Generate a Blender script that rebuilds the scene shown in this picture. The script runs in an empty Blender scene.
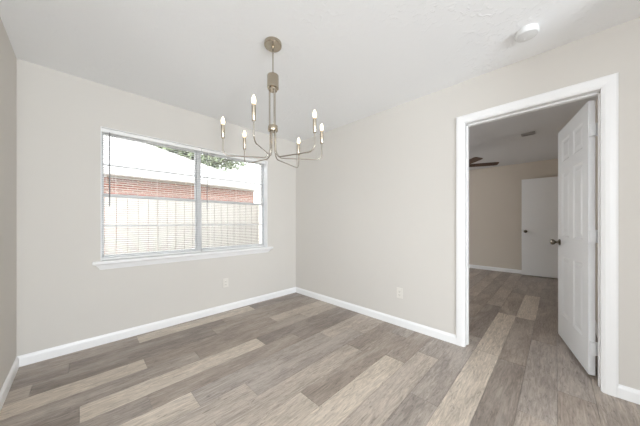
import bpy, bmesh, math, random
from mathutils import Vector, Matrix
random.seed(7)
sc = bpy.context.scene
COL = sc.collection

# ------------------------------------------------------------------ camera, world, lights
cam_d = bpy.data.cameras.new('camera')
cam = bpy.data.objects.new('camera', cam_d); COL.objects.link(cam)
cam.location = (-2.4875, -3.0259, 1.148)
cam.rotation_euler = (math.pi/2, 0, 0.78158 - math.pi/2)
cam_d.sensor_width = 36; cam_d.lens = 237.92/640*36
cam_d.shift_y = 8.87/640
cam_d.clip_start = 0.02
sc.camera = cam

w = bpy.data.worlds.new('overcast_sky'); sc.world = w; w.use_nodes = True
bg = w.node_tree.nodes['Background']
bg.inputs['Color'].default_value = (0.93, 0.97, 1.0, 1)
bg.inputs['Strength'].default_value = 8.0

def area(name, loc, rot, sx, sy, power, col=(1, 1, 1)):
    d = bpy.data.lights.new(name, 'AREA'); d.shape = 'RECTANGLE'; d.size = sx; d.size_y = sy
    d.energy = power; d.color = col
    o = bpy.data.objects.new(name, d); COL.objects.link(o); o.location = loc; o.rotation_euler = rot
    return o
R = math.radians
# added unseen fill lights: left of and behind the camera, one aimed at the ceiling,
# and one tilted up inside the next room
FILL_COL = (.87, .94, 1.005)
area('fill_left', (-6.40, -4.7, 1.4), (0, R(-90), 0), 1.7, 2.6, 84, FILL_COL)
area('fill_rear', (-2.55, -6.90, 1.4), Vector((-.05, .96, .28)).to_track_quat('-Z', 'Y').to_euler(), .9, 1.7, 240, FILL_COL)
area('fill_ceiling', (-2.9, -4.0, 1.2), (R(180), 0, 0), 1.2, 1.2, 16, FILL_COL)
area('fill_next_room', (2.2, 0.90, 1.4), Vector((0, -.55, .83)).to_track_quat('-Z', 'Y').to_euler(), 1.6, 1.0, 31, (.93, .965, 1.0))

vs = sc.view_settings
vs.view_transform = 'Standard'; vs.look = 'None'; vs.gamma = 1; vs.exposure = 0.17
vs.use_curve_mapping = False
sc.cycles.use_denoising = True
sc.cycles.max_bounces = 10; sc.cycles.diffuse_bounces = 8; sc.cycles.transparent_max_bounces = 24
sc.cycles.sample_clamp_indirect = 6

# ------------------------------------------------------------------ helpers
def s2l(r, g, b):
    f = lambda c: c/12.92 if c <= .04045 else ((c+.055)/1.055)**2.4
    return (f(r/255), f(g/255), f(b/255), 1)

class N:
    """small node-tree writer"""
    def __init__(self, name):
        self.m = bpy.data.materials.new(name); self.m.use_nodes = True
        self.t = self.m.node_tree; self.n = self.t.nodes; self.b = self.n['Principled BSDF']
    def add(self, typ, **kw):
        nd = self.n.new(typ)
        for k, v in kw.items():
            if k in nd.inputs: nd.inputs[k].default_value = v
            else: setattr(nd, k, v)
        return nd
    def link(self, a, ao, b, bi): self.t.links.new(a.outputs[ao], b.inputs[bi])

def mat(name, col, rough=.5, metal=0, spec=.5, noise=0, nscale=8, bump=0, bscale=200, emit=None, estr=0, stretch=None):
    q = N(name); b = q.b
    b.inputs['Base Color'].default_value = col; b.inputs['Roughness'].default_value = rough
    b.inputs['Metallic'].default_value = metal; b.inputs['Specular IOR Level'].default_value = spec
    tc = q.add('ShaderNodeTexCoord'); src = (tc, 'Object')
    if stretch:
        mp = q.add('ShaderNodeMapping'); mp.inputs['Scale'].default_value = stretch
        q.link(tc, 'Object', mp, 'Vector'); src = (mp, 'Vector')
    if noise:
        nz = q.add('ShaderNodeTexNoise', Scale=nscale, Detail=4.0); q.link(src[0], src[1], nz, 'Vector')
        mr = q.add('ShaderNodeMapRange'); mr.inputs[3].default_value = 1-noise; mr.inputs[4].default_value = 1+noise
        q.link(nz, 'Fac', mr, 0)
        mx = q.add('ShaderNodeVectorMath', operation='SCALE'); mx.inputs[0].default_value = col[:3]
        q.link(mr, 0, mx, 'Scale'); q.link(mx, 0, b, 'Base Color')
    if bump:
        n2 = q.add('ShaderNodeTexNoise', Scale=bscale, Detail=2.0); q.link(src[0], src[1], n2, 'Vector')
        bp = q.add('ShaderNodeBump', Strength=bump, Distance=.002); q.link(n2, 'Fac', bp, 'Height'); q.link(bp, 0, b, 'Normal')
    if emit:
        b.inputs['Emission Color'].default_value = emit; b.inputs['Emission Strength'].default_value = estr
    return q.m

class MB:
    def __init__(self): self.bm = bmesh.new()
    def box(self, x0, x1, y0, y1, z0, z1, m=None):
        v = [self.bm.verts.new(Vector(c) if m is None else m @ Vector(c)) for c in
             ((x0,y0,z0),(x1,y0,z0),(x1,y1,z0),(x0,y1,z0),(x0,y0,z1),(x1,y0,z1),(x1,y1,z1),(x0,y1,z1))]
        for f in ((0,3,2,1),(4,5,6,7),(0,1,5,4),(1,2,6,5),(2,3,7,6),(3,0,4,7)):
            self.bm.faces.new([v[i] for i in f])
        return self
    def face(self, pts):
        return self.bm.faces.new([self.bm.verts.new(p) for p in pts])
    def sweep(self, prof, a, b, up=(0, 0, 1), out=(0, -1, 0)):
        """extrude a closed profile [(outwards, upwards)] from a to b"""
        a, b, up, out = map(Vector, (a, b, up, out))
        r0 = [self.bm.verts.new(a+out*p+up*q) for p, q in prof]; r1 = [self.bm.verts.new(b+out*p+up*q) for p, q in prof]
        n = len(prof)
        for i in range(n): self.bm.faces.new((r0[i], r0[(i+1) % n], r1[(i+1) % n], r1[i]))
        self.bm.faces.new(r0); self.bm.faces.new(list(reversed(r1)))
        return self
    def loft(self, rings, cap=True):
        vr = [[self.bm.verts.new(p) for p in r] for r in rings]; n = len(vr[0])
        for a, b in zip(vr, vr[1:]):
            for i in range(n): self.bm.faces.new((a[i], a[(i+1) % n], b[(i+1) % n], b[i]))
        if cap: self.bm.faces.new(list(reversed(vr[0]))); self.bm.faces.new(vr[-1])
        return self
    def lathe(self, prof, c=(0, 0, 0), axis=(0, 0, 1), n=24):
        """profile [(radius, along axis)]"""
        q = Vector((0, 0, 1)).rotation_difference(Vector(axis)); c = Vector(c)
        rings = []
        for r, h in prof:
            r = max(r, 1e-4)
            rings.append([c + q @ Vector((r*math.cos(2*math.pi*i/n), r*math.sin(2*math.pi*i/n), h)) for i in range(n)])
        return self.loft(rings)
    def tube(self, pts, r, n=10):
        pts = [Vector(p) for p in pts]; rings = []; prev = None
        for i, p in enumerate(pts):
            t = (pts[min(i+1, len(pts)-1)] - pts[max(i-1, 0)]).normalized()
            if prev is None:
                u = t.orthogonal().normalized()
            else:
                u = (prev - t*prev.dot(t)).normalized()
            prev = u; v = t.cross(u)
            rr = r[i] if isinstance(r, (list, tuple)) else r
            rings.append([p + u*rr*math.cos(2*math.pi*k/n) + v*rr*math.sin(2*math.pi*k/n) for k in range(n)])
        return self.loft(rings)
    def build(self, name, m, parent=None, smooth=False, bevel=0, loc=None, seg=2):
        bmesh.ops.recalc_face_normals(self.bm, faces=self.bm.faces[:])
        me = bpy.data.meshes.new(name)
        if smooth:
            for f in self.bm.faces: f.smooth = True
        self.bm.to_mesh(me); self.bm.free()
        o = bpy.data.objects.new(name, me); COL.objects.link(o)
        me.materials.append(m)
        if bevel:
            md = o.modifiers.new('bevel', 'BEVEL'); md.width = bevel; md.segments = seg; md.limit_method = 'ANGLE'
            md.harden_normals = False
        if smooth:
            md = o.modifiers.new('split', 'EDGE_SPLIT'); md.split_angle = R(38)
        if parent is not None: o.parent = parent
        if loc is not None: o.location = loc
        return o

def tag(o, label, cat, group=None, kind=None):
    o['label'] = label; o['category'] = cat
    if group: o['group'] = group
    if kind: o['kind'] = kind
    return o
def empty(name, loc=(0, 0, 0), rz=0):
    o = bpy.data.objects.new(name, None); COL.objects.link(o); o.location = loc; o.rotation_euler = (0, 0, rz)
    o.empty_display_size = .1
    return o
def struct(o, label, cat): return tag(o, label, cat, kind='structure')
def dup(o, parent=None):
    c = o.copy(); COL.objects.link(c)
    if parent is not None: c.parent = parent
    for ch in list(o.children): dup(ch, c)
    return c

# ------------------------------------------------------------------ materials
M = {}
WALL = s2l(213, 209, 203)
M['wall'] = mat('wall_paint', WALL, .75, spec=.25, noise=.012, nscale=3, bump=.12, bscale=160)
M['wall_next'] = mat('wall_paint_next_room', s2l(212, 203, 191), .75, spec=.25, noise=.012, nscale=3, bump=.12, bscale=160)
M['trim'] = mat('trim_white_gloss', s2l(243, 243, 243), .32, spec=.45, noise=.008, nscale=6)
M['door'] = mat('door_white_semigloss', s2l(238, 239, 240), .38, spec=.45, noise=.008, nscale=6)
M['vinyl'] = mat('window_vinyl', s2l(204, 204, 205), .4, noise=.01, nscale=6)
M['slat'] = mat('blind_slat_white', s2l(240, 240, 238), .45, noise=.01, nscale=9)
M['wand'] = mat('wand_plastic', s2l(134, 134, 136), .25, noise=.02)
M['cord'] = mat('cord_white', s2l(235, 233, 228), .8, noise=.03, nscale=90)
M['plastic'] = mat('outlet_plastic', s2l(226, 222, 215), .35, noise=.008)
M['detector'] = mat('detector_plastic', s2l(222, 222, 221), .45, noise=.008)
M['slot'] = mat('slot_dark', s2l(110, 106, 100), .6, noise=.05)
M['nickel'] = mat('brushed_nickel', s2l(182, 171, 154), .2, metal=1, noise=.06, nscale=30, stretch=(1, 1, 12))
M['nickel_rod'] = mat('polished_nickel', s2l(184, 177, 166), .18, metal=1, noise=.04, nscale=20)
M['chrome'] = mat('knob_nickel', s2l(104, 96, 86), .22, metal=1, noise=.05, nscale=40)
M['bulb'] = mat('bulb_glow', s2l(255, 244, 226), .3, emit=(1.0, .80, .52, 1), estr=4.5, noise=.01)
M['bulb_base'] = mat('bulb_base', s2l(226, 200, 160), .4, emit=(1.0, .62, .28, 1), estr=.7, noise=.02)
M['blade'] = mat('walnut_blade', s2l(78, 50, 32), .45, noise=.25, nscale=10, stretch=(2, 14, 14))
M['bronze'] = mat('oiled_bronze', s2l(84, 58, 40), .4, metal=.8, noise=.1, nscale=20)
M['opal'] = mat('opal_glass', s2l(236, 232, 222), .3, noise=.01)
M['vent'] = mat('vent_painted_metal', s2l(150, 149, 147), .5, noise=.03)
M['ventdark'] = mat('vent_duct_dark', s2l(70, 70, 70), .8, noise=.05)
M['bark'] = mat('bark', s2l(104, 88, 74), .9, noise=.3, nscale=14, stretch=(4, 4, 1))
M['leaf'] = mat('leaves', s2l(104, 114, 84), .6, noise=.35, nscale=3)
M['leaf_pale'] = mat('leaves_pale', s2l(104, 112, 80), .6, noise=.3, nscale=3)
M['fascia'] = mat('fascia_paint', s2l(176, 172, 166), .6, noise=.03)
M['ground'] = mat('dry_ground', s2l(128, 122, 108), .95, noise=.2, nscale=5)

# thin clear pane: see-through with a fresnel sheen
q = N('window_glass'); q.n.remove(q.b)
tr = q.add('ShaderNodeBsdfTransparent'); gl = q.add('ShaderNodeBsdfGlossy', Roughness=.02)
fr = q.add('ShaderNodeFresnel', IOR=1.45); mx = q.add('ShaderNodeMixShader')
tr.inputs['Color'].default_value = (.97, .975, .975, 1)
q.link(fr, 0, mx, 'Fac'); q.link(tr, 0, mx, 1); q.link(gl, 0, mx, 2); q.link(mx, 0, q.n['Material Output'], 'Surface')
M['glass'] = q.m

# textured ceiling (hand-trowelled ridges)
def ceiling_mat(name, col, strength):
    q = N(name); q.b.inputs['Roughness'].default_value = .85; q.b.inputs['Specular IOR Level'].default_value = .2
    q.b.inputs['Base Color'].default_value = col
    tc = q.add('ShaderNodeTexCoord')
    n0 = q.add('ShaderNodeTexNoise', Scale=7.0, Detail=3.0, Distortion=1.2); q.link(tc, 'Object', n0, 'Vector')
    va = q.add('ShaderNodeVectorMath', operation='MULTIPLY_ADD'); va.inputs[1].default_value = (.05, .05, .05)
    q.link(n0, 'Color', va, 0); q.link(tc, 'Object', va, 2)
    n1 = q.add('ShaderNodeTexNoise', Scale=26.0, Detail=3.0, Distortion=.8); q.link(va, 0, n1, 'Vector')
    r1 = q.add('ShaderNodeValToRGB'); r1.color_ramp.elements[0].position = .55; r1.color_ramp.elements[1].position = .63
    q.link(n1, 'Fac', r1, 'Fac')
    n2 = q.add('ShaderNodeTexNoise', Scale=2.4, Detail=1.0); q.link(tc, 'Object', n2, 'Vector')
    r2 = q.add('ShaderNodeValToRGB'); r2.color_ramp.elements[0].position = .44; r2.color_ramp.elements[1].position = .6
    q.link(n2, 'Fac', r2, 'Fac')
    mu = q.add('ShaderNodeMath', operation='MULTIPLY'); q.link(r1, 'Color', mu, 0); q.link(r2, 'Color', mu, 1)
    bp = q.add('ShaderNodeBump', Strength=strength, Distance=.004); q.link(mu, 0, bp, 'Height'); q.link(bp, 0, q.b, 'Normal')
    return q.m
M['ceiling'] = ceiling_mat('ceiling_textured_white', s2l(243, 244, 245), .45)
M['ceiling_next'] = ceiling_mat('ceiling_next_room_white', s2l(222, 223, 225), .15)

# weathered-oak vinyl planks: each plank carries its own tone (attribute) and grain offset (uv)
q = N('plank_floor'); b = q.b
uv = q.add('ShaderNodeUVMap', uv_map='grain'); at = q.add('ShaderNodeAttribute', attribute_name='tone')
mp = q.add('ShaderNodeMapping'); mp.inputs['Scale'].default_value = (3.2, 20, 1); q.link(uv, 0, mp, 'Vector')
n1 = q.add('ShaderNodeTexNoise', Scale=1.6, Detail=7.0, Roughness=.68, Distortion=2.2); q.link(mp, 0, n1, 'Vector')
mp2 = q.add('ShaderNodeMapping'); mp2.inputs['Scale'].default_value = (5, 70, 1); q.link(uv, 0, mp2, 'Vector')
n2 = q.add('ShaderNodeTexNoise', Scale=1.5, Detail=5.0, Roughness=.6, Distortion=.6); q.link(mp2, 0, n2, 'Vector')
mp3 = q.add('ShaderNodeMapping'); mp3.inputs['Scale'].default_value = (1.1, 4.5, 1); q.link(uv, 0, mp3, 'Vector')
n3 = q.add('ShaderNodeTexNoise', Scale=1.4, Detail=3.0, Distortion=.8); q.link(mp3, 0, n3, 'Vector')
r1 = q.add('ShaderNodeMapRange'); r1.inputs[1].default_value = .28; r1.inputs[2].default_value = .72
r1.inputs[3].default_value = .64; r1.inputs[4].default_value = 1.24; q.link(n1, 'Fac', r1, 0)
r2 = q.add('ShaderNodeMapRange'); r2.inputs[1].default_value = .3; r2.inputs[2].default_value = .7
r2.inputs[3].default_value = .78; r2.inputs[4].default_value = 1.18; q.link(n2, 'Fac', r2, 0)
r3 = q.add('ShaderNodeMapRange'); r3.inputs[1].default_value = .3; r3.inputs[2].default_value = .7
r3.inputs[3].default_value = .82; r3.inputs[4].default_value = 1.16; q.link(n3, 'Fac', r3, 0)
m1 = q.add('ShaderNodeMath', operation='MULTIPLY'); q.link(r1, 0, m1, 0); q.link(r2, 0, m1, 1)
m2 = q.add('ShaderNodeMath', operation='MULTIPLY'); q.link(m1, 0, m2, 0); q.link(r3, 0, m2, 1)
# dark saw marks / knots
mp4 = q.add('ShaderNodeMapping'); mp4.inputs['Scale'].default_value = (6, 26, 1); q.link(uv, 0, mp4, 'Vector')
n4 = q.add('ShaderNodeTexNoise', Scale=1.3, Detail=4.0, Roughness=.7, Distortion=2.5); q.link(mp4, 0, n4, 'Vector')
r4 = q.add('ShaderNodeMapRange'); r4.inputs[1].default_value = .57; r4.inputs[2].default_value = .68
r4.inputs[3].default_value = 1.0; r4.inputs[4].default_value = .58; q.link(n4, 'Fac', r4, 0)
m3 = q.add('ShaderNodeMath', operation='MULTIPLY'); q.link(m2, 0, m3, 0); q.link(r4, 0, m3, 1)
sca = q.add('ShaderNodeVectorMath', operation='SCALE'); q.link(at, 'Color', sca, 0); q.link(m3, 0, sca, 'Scale')
# greyish whitewash in the low-contrast grain
mixg = q.add('ShaderNodeMix', data_type='RGBA'); mixg.inputs[7].default_value = s2l(178, 170, 161)
r5 = q.add('ShaderNodeMapRange'); r5.inputs[1].default_value = .5; r5.inputs[2].default_value = .75
r5.inputs[3].default_value = .0; r5.inputs[4].default_value = .5; q.link(n3, 'Fac', r5, 0)
q.link(r5, 0, mixg, 0); q.link(sca, 0, mixg, 6); q.link(mixg, 2, b, 'Base Color')
b.inputs['Roughness'].default_value = .38; b.inputs['Specular IOR Level'].default_value = .45
bp = q.add('ShaderNodeBump', Strength=.12, Distance=.001); q.link(n2, 'Fac', bp, 'Height'); q.link(bp, 0, b, 'Normal')
M['floor'] = q.m

# neighbour's brick, shingles, fence wood
q = N('brick'); tc = q.add('ShaderNodeTexCoord'); mp = q.add('ShaderNodeMapping')
mp.inputs['Rotation'].default_value = (R(90), 0, 0); q.link(tc, 'Object', mp, 'Vector')
br = q.add('ShaderNodeTexBrick', Scale=1.0); br.inputs['Color1'].default_value = s2l(136, 86, 72); br.inputs['Color2'].default_value = s2l(112, 72, 60)
br.inputs['Mortar'].default_value = s2l(150, 142, 134); br.inputs['Mortar Size'].default_value = .012
br.inputs['Brick Width'].default_value = .22; br.inputs['Row Height'].default_value = .075
q.link(mp, 0, br, 'Vector'); q.link(br, 'Color', q.b, 'Base Color'); q.b.inputs['Roughness'].default_value = .9
M['brick'] = q.m
q = N('shingles'); tc = q.add('ShaderNodeTexCoord')
br = q.add('ShaderNodeTexBrick', Scale=1.0); br.inputs['Color1'].default_value = s2l(160, 157, 154); br.inputs['Color2'].default_value = s2l(150, 147, 144)
br.inputs['Mortar'].default_value = s2l(128, 125, 124); br.inputs['Mortar Size'].default_value = .008
br.inputs['Brick Width'].default_value = .3; br.inputs['Row Height'].default_value = .14
q.link(tc, 'Object', br, 'Vector'); q.link(br, 'Color', q.b, 'Base Color'); q.b.inputs['Roughness'].default_value = .9
M['shingle'] = q.m
M['fence'] = mat('weathered_fence_wood', s2l(148, 144, 139), .85, noise=.16, nscale=5, stretch=(7, 7, .7))

# ------------------------------------------------------------------ room dimensions
H = 2.44; XL = -2.842; YB = -7.0; XK = -6.5; YK = -1.5          # left wall, rear wall behind the camera
WT = .15                                   # wall thickness
XF = 4.38; YS = -3.33; YN = 1.0            # next room: far wall, side wall, other side
WX0, WX1, WZ0, WZ1 = -2.353, -.539, .780, 2.043    # window opening
DY0, DY1, DZ = -3.242, -2.433, 2.052       # doorway between jamb faces

# ---- floor: individual planks in one continuous floor
bm = bmesh.new(); uvl = bm.loops.layers.uv.new('grain'); cl = bm.loops.layers.float_color.new('tone')
PW, PL, Y0 = .1755, 1.225, -2.68
TONES = [(152, 141, 130), (145, 135, 126), (156, 145, 135), (138, 128, 120), (149, 141, 134), (152, 142, 133), (134, 124, 116), (163, 152, 141)]
LIGHT = (196, 184, 168); PALE = (182, 171, 157); MIDL = (170, 159, 147); GREY = (150, 141, 133); DARK = (124, 114, 106); TAUPE = (140, 128, 117)
# row -> (seam x, {plank index relative to the seam: tone})
ROWS = {-5: (-.3, {}), -4: (.5, {}), -3: (-.2, {0: GREY, -1: TAUPE}), -2: (.62, {-1: GREY, 0: TAUPE, 1: DARK}),
        -1: (1.22, {0: LIGHT, -1: TAUPE, -2: DARK, 1: TAUPE}), 0: (.03, {0: LIGHT, -1: LIGHT, 1: TAUPE}),
        1: (.3, {-1: GREY, 0: DARK, -2: GREY}), 2: (-.38, {0: GREY, -1: MIDL, 1: TAUPE}),
        3: (-.63, {-1: LIGHT, 0: TAUPE, -2: DARK}), 4: (-1.44, {0: TAUPE, -1: PALE, 1: GREY}), 5: (-.72, {-1: MIDL, 0: TAUPE, -2: PALE}),
        6: (-1.66, {0: GREY, -1: MIDL}), 7: (-1.96, {-1: LIGHT, 0: GREY, 1: MIDL}), 8: (-.95, {-1: TAUPE, 0: DARK}),
        9: (-1.265, {-1: LIGHT, 0: DARK, -2: DARK}), 10: (-.55, {-1: TAUPE, 0: MIDL}), 11: (-2.115, {-1: LIGHT, 0: TAUPE, 1: PALE}),
        12: (-1.5, {-1: DARK, 0: TAUPE}), 13: (-2.55, {0: DARK, 1: TAUPE}), 14: (-.866, {-1: LIGHT, 0: DARK, -2: TAUPE})}
def plank(x0, x1, y0, y1, tone):
    g = .0011
    col = s2l(*[t*.78+150*.22+d for t, d in zip(tone, (20, 16, 13))]); ou, ov = random.uniform(0, 60), random.uniform(0, 60)
    vs_ = [bm.verts.new((x, y, z)) for x, y, z in ((x0+g, y0+g, 0), (x1-g, y0+g, 0), (x1-g, y1-g, 0), (x0+g, y1-g, 0))]
    lo = [bm.verts.new((x, y, -.0025)) for x, y in ((x0, y0), (x1, y0), (x1, y1), (x0, y1))]
    fs = [bm.faces.new(vs_)] + [bm.faces.new((lo[i], lo[(i+1) % 4], vs_[(i+1) % 4], vs_[i])) for i in range(4)]
    for k, f in enumerate(fs):
        for l in f.loops:
            l[uvl].uv = (l.vert.co.x-x0+ou, l.vert.co.y-y0+ov)
            s = 1 if k == 0 else .75
            l[cl] = (col[0]*s, col[1]*s, col[2]*s, 1)
for k in range(-26, 24):
    y0 = Y0+PW*k; y1 = y0+PW
    y0c, y1c = max(y0, YB-.1), min(y1, YN+.1)
    if y1c <= y0c: continue
    xa, xb = (XL if y0 > YK else XK)-.1, XF+.1
    if y0 > .1: xa = .05
    if y1 < YS-.1: xb = .1
    seam, tones = ROWS.get(k, (random.uniform(-1.2, 0), {}))
    i = math.floor((xa-seam)/PL)
    while seam+i*PL < xb:
        a_, b_ = max(xa, seam+i*PL), min(xb, seam+(i+1)*PL)
        t = tones.get(i) or random.choice(TONES)
        if b_-a_ > .01: plank(a_, b_, y0c, y1c, t)
        i += 1
me = bpy.data.meshes.new('floor'); bm.to_mesh(me); bm.free(); me.materials.append(M['floor'])
floor = bpy.data.objects.new('floor', me); COL.objects.link(floor)
struct(floor, 'grey and beige weathered oak plank floor running through both rooms', 'floor')
struct(MB().box(XL-.1, XF+.1, YB-.1, YN+.1, -.12, -.003).box(XK-.1, XL-.1, YB-.1, YK+.1, -.12, -.003).build('floor_slab', M['fascia']), 'concrete slab under the plank floor', 'slab')

# ---- shell of the room
o = MB().box(XL-WT, .13, YB-WT, WT, H, H+.15).box(XK-WT, XL-WT, YB-WT, YK+WT, H, H+.15).build('ceiling', M['ceiling']); struct(o, 'white textured ceiling above the chandelier', 'ceiling')
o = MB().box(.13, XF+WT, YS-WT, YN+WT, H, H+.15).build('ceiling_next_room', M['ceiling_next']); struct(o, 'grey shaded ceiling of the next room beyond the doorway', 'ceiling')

b_ = MB()   # window wall
b_.box(XL-WT, WX0, 0, WT, 0, H).box(WX1, .13, 0, WT, 0, H).box(WX0, WX1, 0, WT, 0, WZ0-.02).box(WX0, WX1, 0, WT, WZ1, H)
struct(b_.build('wall_back', M['wall']), 'greige painted wall around the window', 'wall')
b_ = MB().box(XL-WT, XL, YK, 0, 0, H)
struct(b_.build('wall_left', M['wall']), 'greige painted wall at the left edge of the photo', 'wall')
struct(MB().box(XK-WT, XL-WT, YK, YK+WT, 0, H).build('wall_added_space', M['wall']), 'greige wall of the added unseen space left of the camera', 'wall')  # side space added so fill light can reach in from the left
b_ = MB().box(XK-WT, XK, YB, YK, 0, H)
struct(b_.build('wall_added_west', M['wall']), 'greige outer wall of the added space far left of the camera', 'wall')  # closes the added side space behind the left fill light
b_ = MB()   # door wall
b_.box(0, .13, DY1+.018, 0, 0, H).box(0, .13, YB, DY0-.018, 0, H).box(0, .13, DY0-.018, DY1+.018, DZ+.018, H)
struct(b_.build('wall_right', M['wall']), 'greige painted wall with the doorway to the next room', 'wall')
b_ = MB()   # rear wall behind the camera
b_.box(XK-WT, .13, YB-WT, YB, 0, H)
struct(b_.build('wall_front', M['wall']), 'greige painted wall behind the camera', 'wall')
struct(MB().box(XF, XF+WT, YS-WT, YN+WT, 0, H).build('wall_far', M['wall_next']), 'taupe far wall of the next room behind the open flat door', 'wall')
struct(MB().box(.13, XF, YS-WT, YS, 0, H).build('wall_side', M['wall_next']), 'taupe side wall of the next room behind the panelled door', 'wall')
b_ = MB()
b_.box(.13, 1.4, YN, YN+WT, 0, H).box(3.0, XF, YN, YN+WT, 0, H).box(1.4, 3.0, YN, YN+WT, 0, .8).box(1.4, 3.0, YN, YN+WT, 2.0, H)
b_.box(.0, .13, WT, YN+WT, 0, H)
struct(b_.build('wall_near', M['wall_next']), 'taupe wall of the next room out of view to the left', 'wall')

struct(MB().box(-.85, 0, -4.12, -4.0, 0, H).build('wall_shade_stub', M['wall']), 'short greige stub wall added behind the camera to shade the doorway wall', 'wall')  # unseen stub added to keep rear fill light off the right wall

# ---- baseboards (ogee topped)
BB = [(0, 0), (.014, 0), (.014, .062), (.011, .072), (.006, .078), (.004, .085), (0, .085)]
def base(name, a, b, out, label):
    o = MB().sweep(BB, a, b, out=out).build(name, M['trim']); struct(o, label, 'baseboard'); return o
base('baseboard_back', (XL, 0, 0), (0, 0, 0), (0, -1, 0), 'white baseboard under the window')
base('baseboard_left', (XL, YK, 0), (XL, -.014, 0), (1, 0, 0), 'white baseboard along the left wall')
base('baseboard_right', (0, -.014, 0), (0, -2.377, 0), (-1, 0, 0), 'white baseboard between the corner and the doorway')
base('baseboard_right', (0, -3.305, 0), (0, -4.0, 0), (-1, 0, 0), 'short white baseboard right of the doorway')
base('baseboard_far', (XF, YS, 0), (XF, YN, 0), (-1, 0, 0), 'white baseboard along the far wall of the next room')
base('baseboard_side', (.2, YS, 0), (XF-.9, YS, 0), (0, 1, 0), 'white baseboard along the side wall of the next room')

# ---- doorway: jamb, stops, casing
b_ = MB()
b_.box(-.002, .132, DY1, DY1+.018, 0, DZ+.018).box(-.002, .132, DY0-.018, DY0, 0, DZ+.018).box(-.002, .132, DY0, DY1, DZ, DZ+.018)
jamb = b_.build('trim_1', M['trim'], bevel=.001)
struct(jamb, 'white door jamb lining the doorway', 'door jamb')
st = MB().box(.055, .092, DY1-.011, DY1, 0, DZ).box(.055, .092, DY0, DY0+.007, 0, DZ).box(.055, .092, DY0, DY1, DZ-.011, DZ)
st.build('door_stop', M['trim'], jamb, bevel=.001)
# strike plate on the left jamb
MB().box(.098, .128, DY1-.0015, DY1+.001, .93, .99).build('strike_plate', M['chrome'], jamb)

def casing(name, side, yl, yr, zt, label, wdt=.066):
    """mitred colonial casing on the face x = side, looking at -x or +x"""
    x, sg = side
    prof = [(0, 0), (.009, 0), (.011, .006), (.014, .012), (.016, .03), (.016, .056), (.013, .064), (.008, .068), (0, .068)]  # (projection, outward from the opening)
    b = MB()
    def ring(y, z, dy, dz): return [Vector((x+sg*p, y+dy*o, z+dz*o)) for p, o in prof]
    b.loft([ring(yl, 0, 1, 0), ring(yl, zt, 1, 1), ring(yr, zt, -1, 1), ring(yr, 0, -1, 0)])
    o = b.build(name, M['trim']); struct(o, label, 'door casing'); return o
casing('trim_2', (0, -1), DY1+.006, DY0-.006, DZ+.006, 'white moulded casing framing the doorway')
casing('trim_3', (.13, 1), DY1+.006, DY0-.006, DZ+.006, 'white casing on the next-room side of the doorway')

# ------------------------------------------------------------------ six-panel door, open into the next room
def panel_door(Wd, Hd, T, panels):
    """slab in local coords: width along +X, thickness along +Y 0..T, height Z; panels = (x0,x1,z0,z1)"""
    b = MB(); xs = sorted({0, Wd, *[p[0] for p in panels], *[p[1] for p in panels]}); zs = sorted({0, Hd, *[p[2] for p in panels], *[p[3] for p in panels]})
    P = {(p[0], p[2]): p for p in panels}
    for yy, sg in ((0, 1), (T, -1)):
        for i in range(len(xs)-1):
            for j in range(len(zs)-1):
                xm, zm = (xs[i]+xs[i+1])/2, (zs[j]+zs[j+1])/2
                if any(p[0] < xm < p[1] and p[2] < zm < p[3] for p in panels): continue
                b.face([(xs[i], yy, zs[j]), (xs[i+1], yy, zs[j]), (xs[i+1], yy, zs[j+1]), (xs[i], yy, zs[j+1])])
        for p in panels:
            rings = []
            for ins, dep in ((0, 0), (.006, .004), (.014, .009), (.026, .009), (.05, .003)):
                y = yy+sg*dep
                rings.append([Vector(c) for c in ((p[0]+ins, y, p[2]+ins), (p[1]-ins, y, p[2]+ins), (p[1]-ins, y, p[3]-ins), (p[0]+ins, y, p[3]-ins))])
            vr = [[b.bm.verts.new(c) for c in r] for r in rings]
            for a_, c_ in zip(vr, vr[1:]):
                for k in range(4): b.bm.faces.new((a_[k], a_[(k+1) % 4], c_[(k+1) % 4], c_[k]))
            b.bm.faces.new(vr[-1])
    b.face([(0, 0, 0), (Wd, 0, 0), (Wd, T, 0), (0, T, 0)]); b.face([(0, 0, Hd), (Wd, 0, Hd), (Wd, T, Hd), (0, T, Hd)])
    b.face([(0, 0, 0), (0, T, 0), (0, T, Hd), (0, 0, Hd)]); b.face([(Wd, 0, 0), (Wd, T, 0), (Wd, T, Hd), (Wd, 0, Hd)])
    bmesh.ops.remove_doubles(b.bm, verts=b.bm.verts[:], dist=1e-5)
    return b
def knob(parent, x, y, z, out, m):
    k = MB().lathe([(.031, 0), (.031, .004), (.026, .009), (.013, .012), (.011, .03), (.016, .036), (.025, .044), (.028, .054), (.025, .064), (.014, .071), (0.001, .072)], (x, y, z), out, 24)
    o = k.build('door_knob', m, parent, smooth=True); return o
DW, DH, DT = .772, 2.02, .035
pxs = [(.115, .335), (.437, .657)]
pzs = [(.235, .80), (.985, 1.60), (1.70, 1.905)]
DOORA = 11.6
door = empty('door_1', (.165, -3.230, .022), R(DOORA))
struct(door, 'white six panel door standing open into the next room', 'door')
leaf = panel_door(DW, DH, DT, [(a, c, d, e) for a, c in pxs for d, e in pzs]).build('door_leaf', M['door'], door)
leaf.location = (0, 0, 0)
for o_, yy in (((0, 1, 0), DT), ((0, -1, 0), 0)):
    k = knob(door, DW-.062, yy, .925, o_, M['chrome']); k['label'] = 'satin nickel door knob'
MB().box(DW-.0005, DW+.0012, .006, .029, .89, .96).build('latch_plate', M['chrome'], door)
for hz in (.20, 1.02, 1.80):
    h = MB().box(-.020, .002, .003, DT-.004, hz-.045, hz+.045)
    h.lathe([(.006, -.048), (.007, -.045), (.007, .045), (.006, .048)], (-.004, -.006, hz), (0, 0, 1), 12)
    h.build('hinge', M['door'], door)

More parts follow.
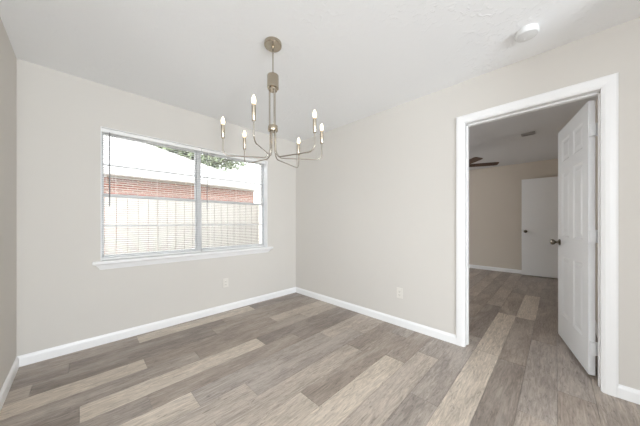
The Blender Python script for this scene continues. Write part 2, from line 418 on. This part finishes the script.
# flat slab door of the next room, swung open against its far wall
d2 = empty('door_2', (4.27, -3.275, .02), R(90+4.0))
struct(d2, 'white flat slab door standing open against the far wall', 'door')
MB().box(0, .78, 0, .035, 0, 2.035).build('door_leaf', M['door'], d2, bevel=.002)
k = knob(d2, .715, .035, .925, (0, 1, 0), M['chrome']); k['label'] = 'small nickel door knob'
MB().box(.7795, .781, .006, .029, .89, .96).build('latch_plate', M['chrome'], d2)

# ------------------------------------------------------------------ window
win = empty('window_1', ((WX0+WX1)/2, .105, WZ0))
struct(win, 'white double window with two hung sashes and a shared sill', 'window')
def inw(o): o.matrix_parent_inverse = Matrix.Translation(-Vector(win.location)); return o
FY0, FY1 = .088, .148
inw(MB().box(WX1-.006, WX1+.001, .0, FY0, WZ0, WZ1).box(WX0-.001, WX0+.006, .0, FY0, WZ0, WZ1).box(WX0+.006, WX1-.006, .0, FY0, WZ1-.004, WZ1+.001).build('window_jamb', M['trim'], win))
XM = -1.462
b_ = MB()
fw = .014
b_.box(WX0, WX0+fw, FY0, FY1, WZ0, WZ1).box(WX1-fw, WX1, FY0, FY1, WZ0, WZ1).box(WX0, WX1, FY0, FY1, WZ1-fw, WZ1).box(WX0, WX1, FY0, FY1, WZ0, WZ0+fw)
inw(b_.build('window_frame', M['vinyl'], win, bevel=.002))
inw(MB().box(XM-.022, XM+.022, FY0-.004, FY1, WZ0, WZ1).build('mullion', M['vinyl'], win, bevel=.002))
ZM = 1.41
for xa, xb in ((WX0+fw, XM-.022), (XM+.022, WX1-fw)):
    for za, zb, yo in ((ZM-.016, WZ1-fw, .122), (WZ0+fw, ZM+.016, .098)):
        sw = .014
        s = MB().box(xa, xa+sw, yo, yo+.022, za, zb).box(xb-sw, xb, yo, yo+.022, za, zb).box(xa+sw, xb-sw, yo, yo+.022, za, za+.026).box(xa+sw, xb-sw, yo, yo+.022, zb-.026, zb)
        so = inw(s.build('sash', M['vinyl'], win, bevel=.002))
        zc = (za+zb)/2
        MB().box(xa+sw, xb-sw, yo+.004, yo+.018, zc-.008, zc+.008).build('muntin', M['vinyl'], so)
        MB().box(xa+sw, xb-sw, yo+.009, yo+.012, za+.02, zb-.02).build('window_pane', M['glass'], so)
# sill: stool with horns over a tapered apron moulding with mitred returns
b_ = MB()
b_.box(WX0, WX1, -.001, FY0, WZ0-.022, WZ0)
def rect(xa, xb, yo, z): return [Vector((xa, 0.0, z)), Vector((xa, yo, z)), Vector((xb, yo, z)), Vector((xb, 0.0, z))]
b_.loft([rect(-2.36, -.532, -.012, .700), rect(-2.362, -.530, -.015, .710), rect(-2.372, -.518, -.022, .723), rect(-2.386, -.50, -.032, .743), rect(-2.398, -.486, -.042, .752), rect(-2.410, -.472, -.050, .757), rect(-2.410, -.472, -.052, .773), rect(-2.407, -.475, -.049, .780)])
inw(b_.build('window_sill', M['trim'], win))

# mini blinds, one per sash pair, lowered with level slats
def blind(xa, xb, label):
    r = empty('mini_blind', ((xa+xb)/2, .05, WZ1))
    tag(r, label, 'blind', 'white mini blinds in the window')
    def inb(o): o.matrix_parent_inverse = Matrix.Translation(-Vector(r.location)); return o
    inb(MB().box(xa, xb, .036, .064, WZ1-.036, WZ1-.003).build('head_rail', M['slat'], r, bevel=.002))
    b = MB(); zt, zb = WZ1-.05, WZ0+.03; n = 56
    for i in range(n):
        z = zt-(zt-zb)*i/(n-1)
        pts = []
        for k in range(5):
            t = k/4; y = .038+.024*t; pts.append((y, z+.0016*(1-(2*t-1)**2)+.0012*(t-.5)))
        up = [[b.bm.verts.new((x, y, zz)) for y, zz in pts] for x in (xa+.004, xb-.004)]
        for k in range(4): b.bm.faces.new((up[0][k], up[1][k], up[1][k+1], up[0][k+1]))
    so = inb(b.build('slats', M['slat'], r))
    md = so.modifiers.new('thickness', 'SOLIDIFY'); md.thickness = .0006
    inb(MB().box(xa+.002, xb-.002, .038, .062, WZ0+.004, WZ0+.02).build('bottom_rail', M['slat'], r, bevel=.003))
    for f in (.12, .5, .88):
        x = xa+(xb-xa)*f
        l = MB()
        for y in (.0375, .0625): l.tube([(x, y, WZ1-.03), (x, y, WZ0+.012)], .0007, 5)
        inb(l.build('ladder_cord', M['cord'], r))
    xw = xa+.06
    t = MB().tube([(xw, .034, WZ1-.03), (xw, .026, WZ1-.05)], .002, 6).tube([(xw, .026, WZ1-.045), (xw, .024, 1.30)], [.005, .005], 8)
    inb(t.build('tilt_wand', M['wand'], r))
    return r
blind(WX0+.005, XM+.012, 'white mini blind covering the left half of the window')
blind(XM+.016, WX1-.012, 'white mini blind covering the right half of the window, nearer the corner')

# ------------------------------------------------------------------ chandelier
CX, CY = -1.507, -1.574
fx, fy = math.cos(.78158), math.sin(.78158)
ch = empty('chandelier', (CX, CY, H))
tag(ch, 'brushed nickel six arm chandelier with lit candle bulbs hanging from the ceiling', 'chandelier')
MB().lathe([(.061, 0), (.062, -.004), (.062, -.022), (.058, -.027), (.012, -.028), (.010, -.040), (.001, -.040)], n=40).build('canopy', M['nickel'], ch, smooth=True)
MB().lathe([(.0045, -.03), (.0045, -.24)], n=12).build('downrod', M['nickel_rod'], ch, smooth=True)
MB().lathe([(.001, -.232), (.038, -.234), (.041, -.238), (.041, -.328), (.030, -.331), (.030, -.346), (.001, -.347)], n=32).build('hub_cylinder', M['nickel'], ch, smooth=True)
for i in range(3):
    a = R(20+120*i); c, s = .024*math.cos(a), .024*math.sin(a)
    MB().tube([(c, s, -.335), (c, s, -.61)], .006, 10).build('stem_tube', M['nickel_rod'], ch, smooth=True)
MB().lathe([(.001, -.598), (.033, -.599), (.035, -.602), (.035, -.636), (.033, -.639), (.001, -.640)], n=32).build('collar', M['nickel'], ch, smooth=True)
# lateral / depth offsets of the six candles from the stem
ARMS = [(-.335, -.064), (-.265, .187), (-.041, -.351), (.305, -.167), (.353, .052), (.155, .344)]
zA = 1.610-H; zS = 1.729-H
for la, de in ARMS:
    ex, ey = la*fy+de*fx, -la*fx+de*fy
    rr = math.hypot(ex, ey); ux, uy = ex/rr, ey/rr
    pts = []
    def P(r_, z_): pts.append((ux*r_, uy*r_, z_))
    P(.020, -.61); P(.020, -.70)
    r1 = .045
    for k in range(1, 9):
        a = k/8*math.pi/2; P(.020+r1*(1-math.cos(a)), -.745-(r1*.0)-(zA*-1-.745)*math.sin(a))
    rb = .045
    for k in range(9):
        a = k/8*math.pi/2; P(rr-rb+rb*math.sin(a), zA+rb*(1-math.cos(a)))
    P(rr, zS+.004)
    arm = MB().tube(pts, .0042, 10).build('arm', M['nickel_rod'], ch, smooth=True)
    MB().lathe([(.001, zS-.002), (.009, zS-.001), (.0115, zS+.003), (.0115, zS+.090), (.0095, zS+.092), (.001, zS+.092)], (ex, ey, 0), n=20).build('candle_sleeve', M['nickel'], arm, smooth=True)
    MB().lathe([(.008, zS+.090), (.0085, zS+.096), (.0095, zS+.100)], (ex, ey, 0), n=16).build('bulb_base', M['bulb_base'], arm, smooth=True)
    MB().lathe([(.009, zS+.099), (.0112, zS+.106), (.0125, zS+.115), (.0112, zS+.126), (.0080, zS+.138), (.0035, zS+.148), (.001, zS+.151)], (ex, ey, 0), n=20).build('bulb', M['bulb'], arm, smooth=True)

# ------------------------------------------------------------------ small fittings
def outlet(loc, rz, label):
    r = empty('wall_outlet', loc, rz); tag(r, label, 'outlet', 'white wall outlets')
    # local: faces -Y, plate against y=0
    MB().box(-.035, .035, -.006, 0, -.0575, .0575).build('cover_plate', M['plastic'], r, bevel=.003)
    for zc in (-.0195, .0195):
        p = MB().box(-.0165, .0165, -.0085, -.005, zc-.0145, zc+.0145).build('receptacle', M['plastic'], r, bevel=.002)
        MB().box(-.0085, -.006, -.009, -.008, zc-.003, zc+.006).box(.006, .0085, -.009, -.008, zc-.003, zc+.006).box(-.002, .002, -.009, -.008, zc-.011, zc-.007).build('slot', M['slot'], p)
    MB().lathe([(.003, .0055), (.003, .0072), (.001, .0075)], (0, 0, 0), (0, -1, 0), 10).build('screw', M['plastic'], r)
outlet((-1.168, 0, .362), 0, 'white wall outlet low on the wall under the window')
outlet((0, -1.80, .362), R(-90), 'white wall outlet low on the wall left of the doorway')

sd = empty('smoke_detector', (-.36, -2.885, H)); tag(sd, 'round white smoke detector on the ceiling near the doorway', 'smoke detector')
MB().lathe([(.060, 0), (.060, -.010), (.058, -.012)], n=36).build('mounting_base', M['detector'], sd, smooth=True)
MB().lathe([(.057, -.011), (.064, -.014), (.064, -.028), (.058, -.036), (.035, -.040), (.001, -.041)], n=36).build('cover', M['detector'], sd, smooth=True)
MB().lathe([(.006, -.0395), (.006, -.0425), (.001, -.043)], (.02, .012, 0), n=12).build('test_button', M['detector'], sd, smooth=True)

vt = empty('ceiling_vent', (2.137, -2.735, H)); vt.scale = (.74, .74, 1); tag(vt, 'grey slatted air vent on the ceiling of the next room', 'vent')
b_ = MB().box(-.10, .10, -.105, -.085, -.008, 0).box(-.10, .10, .085, .105, -.008, 0).box(-.10, -.08, -.085, .085, -.008, 0).box(.08, .10, -.085, .085, -.008, 0)
b_.build('frame', M['vent'], vt, bevel=.002)
b_ = MB()
for i in range(8):
    x = -.07+.02*i
    b_.box(-.009, .009, -.085, .085, -.0008, .0008, Matrix.Translation((x, 0, -.006)) @ Matrix.Rotation(R(35), 4, 'Y'))
b_.build('louvers', M['vent'], vt)
MB().box(-.085, .085, -.088, .088, -.0012, 0).build('duct_back', M['ventdark'], vt)

fan = empty('ceiling_fan', (2.28, -1.80, H)); tag(fan, 'dark walnut blade ceiling fan in the next room seen past the doorway', 'ceiling fan')
MB().lathe([(.065, 0), (.062, -.02), (.04, -.045), (.014, -.05), (.001, -.05)], n=28).build('canopy', M['bronze'], fan, smooth=True)
MB().lathe([(.011, -.045), (.011, -.20)], n=12).build('downrod', M['bronze'], fan, smooth=True)
MB().lathe([(.03, -.19), (.075, -.205), (.088, -.23), (.088, -.285), (.07, -.31), (.05, -.32), (.001, -.32)], n=28).build('motor_housing', M['bronze'], fan, smooth=True)
MB().lathe([(.045, -.318), (.07, -.33), (.075, -.36), (.055, -.395), (.001, -.41)], n=24).build('light_bowl', M['opal'], fan, smooth=True)
for i in range(5):
    a = R(-66+72*i); m = Matrix.Rotation(a, 4, 'Z') @ Matrix.Translation((0, 0, -.302)) @ Matrix.Rotation(R(-11), 4, 'X')
    b_ = MB(); pts = []
    out = [(.13, .056), (.30, .062), (.53, .064), (.565, .058), (.578, .046)]
    loop = [(x, -y) for x, y in out]+[(x, y) for x, y in reversed(out)]
    b_.loft([[m @ Vector((x, y, -.004)) for x, y in loop], [m @ Vector((x, y, .004)) for x, y in loop]])
    bl = b_.build('blade', M['blade'], fan)
    b_ = MB(); loop = [(.07, -.014), (.14, -.018), (.20, -.036), (.23, -.02), (.23, .02), (.20, .036), (.14, .018), (.07, .014)]
    b_.loft([[m @ Vector((x, y, -.010)) for x, y in loop], [m @ Vector((x, y, -.004)) for x, y in loop]])
    b_.build('blade_bracket', M['bronze'], bl)

# ------------------------------------------------------------------ outside the window
struct(MB().box(-30, 4.2, WT, 40, -.35, -.2).build('ground', M['ground']), 'pale ground of the yard outside the window', 'ground')

fe = empty('wooden_fence', (-1, 2.2, -.2)); tag(fe, 'pale weathered wooden privacy fence outside the window', 'fence')
FEY = 2.2
b_ = MB(); x = -6.0
while x < 5.0:
    hh = 1.78+random.uniform(-.012, .012); wv = .138
    b_.box(x+1, x+1+wv, -.009, .009+random.uniform(0, .004), .03, hh)
    x += .146
b_.build('fence_boards', M['fence'], fe)
for z in (.25, 1.0, 1.6):
    MB().box(-5.0, 6.0, .013, .05, z, z+.09).build('fence_rail', M['fence'], fe)
for k in range(5):
    MB().box(-4.7+k*2.44, -4.61+k*2.44, .05, .14, 0, 1.75).build('fence_post', M['fence'], fe)

ho = empty('neighbor_house', (0, 5.2, -.2)); tag(ho, 'red brick house with a pale shingle roof beyond the fence', 'house')
MB().box(-9, 2.4, .35, 6.2, 0, 2.6).build('brick_wall', M['brick'], ho)
b_ = MB(); pit = .51; xr, xl, yf, yk, ze = 2.75, -9.4, -.1, 6.7, 2.72; hd = (yk-yf)/2
lo = [Vector((xl, yf, ze-.1)), Vector((xr, yf, ze-.1)), Vector((xr, yk, ze-.1)), Vector((xl, yk, ze-.1))]
up = [p+Vector((0, 0, .1)) for p in lo]
rg = [Vector((xl+hd, yf+hd, ze+pit*hd)), Vector((xr-hd, yf+hd, ze+pit*hd))]
vl, vu, vr = ([b_.bm.verts.new(p) for p in k] for k in (lo, up, rg))
b_.bm.faces.new(vl)
for k in range(4): b_.bm.faces.new((vl[k], vl[(k+1) % 4], vu[(k+1) % 4], vu[k]))
b_.bm.faces.new((vu[0], vu[1], vr[1], vr[0])); b_.bm.faces.new((vu[1], vu[2], vr[1])); b_.bm.faces.new((vu[2], vu[3], vr[0], vr[1])); b_.bm.faces.new((vu[3], vu[0], vr[0]))
b_.build('roof', M['shingle'], ho)
MB().box(-9.4, 2.75, -.14, -.1, 2.58, 2.74).build('fascia', M['fascia'], ho)
MB().box(-9.3, 2.65, -.1, .36, 2.57, 2.61).build('soffit', M['fascia'], ho)

def tree(x, y, zc, rx, rz, n, m, label, seed, lean=0):
    rnd = random.Random(seed)
    t = empty('tree', (x, y, -.2)); tag(t, label, 'tree')
    MB().tube([(0, 0, 0), (.1, 0, zc*.4), (lean, .1, zc*.9), (lean, .1, zc+.2)], [.28, .22, .14, .06], 9).build('trunk', M['bark'], t, smooth=True)
    b = MB(); blobs = []
    for k in range(16):
        a = rnd.uniform(0, 2*math.pi); q_ = rnd.random()**.5
        blobs.append((rx*.75*q_*math.cos(a)+lean, rx*.6*q_*math.sin(a), zc+.2+rz*rnd.uniform(-.75, .75), rx*rnd.uniform(.28, .42)))
    for k in range(n):
        bx, by, bz, br_ = rnd.choice(blobs)
        v = Vector((rnd.gauss(0, 1), rnd.gauss(0, 1), rnd.gauss(0, 1))).normalized()*br_*rnd.random()**.4
        c = Vector((bx, by, bz))+v
        u = Vector((rnd.gauss(0, 1), rnd.gauss(0, 1), rnd.gauss(0, 1))).normalized(); w_ = u.orthogonal().normalized()
        L = rnd.uniform(.12, .22); Wd = L*.5
        b.face([c-u*L, c+w_*Wd-u*L*.2, c+u*L, c-w_*Wd-u*L*.2])
    b.build('foliage', m, t)
tree(2.8, 14.8, 5.6, 4.6, 2.1, 16000, M['leaf'], 'broad leafy tree rising behind the pale roof', 3)
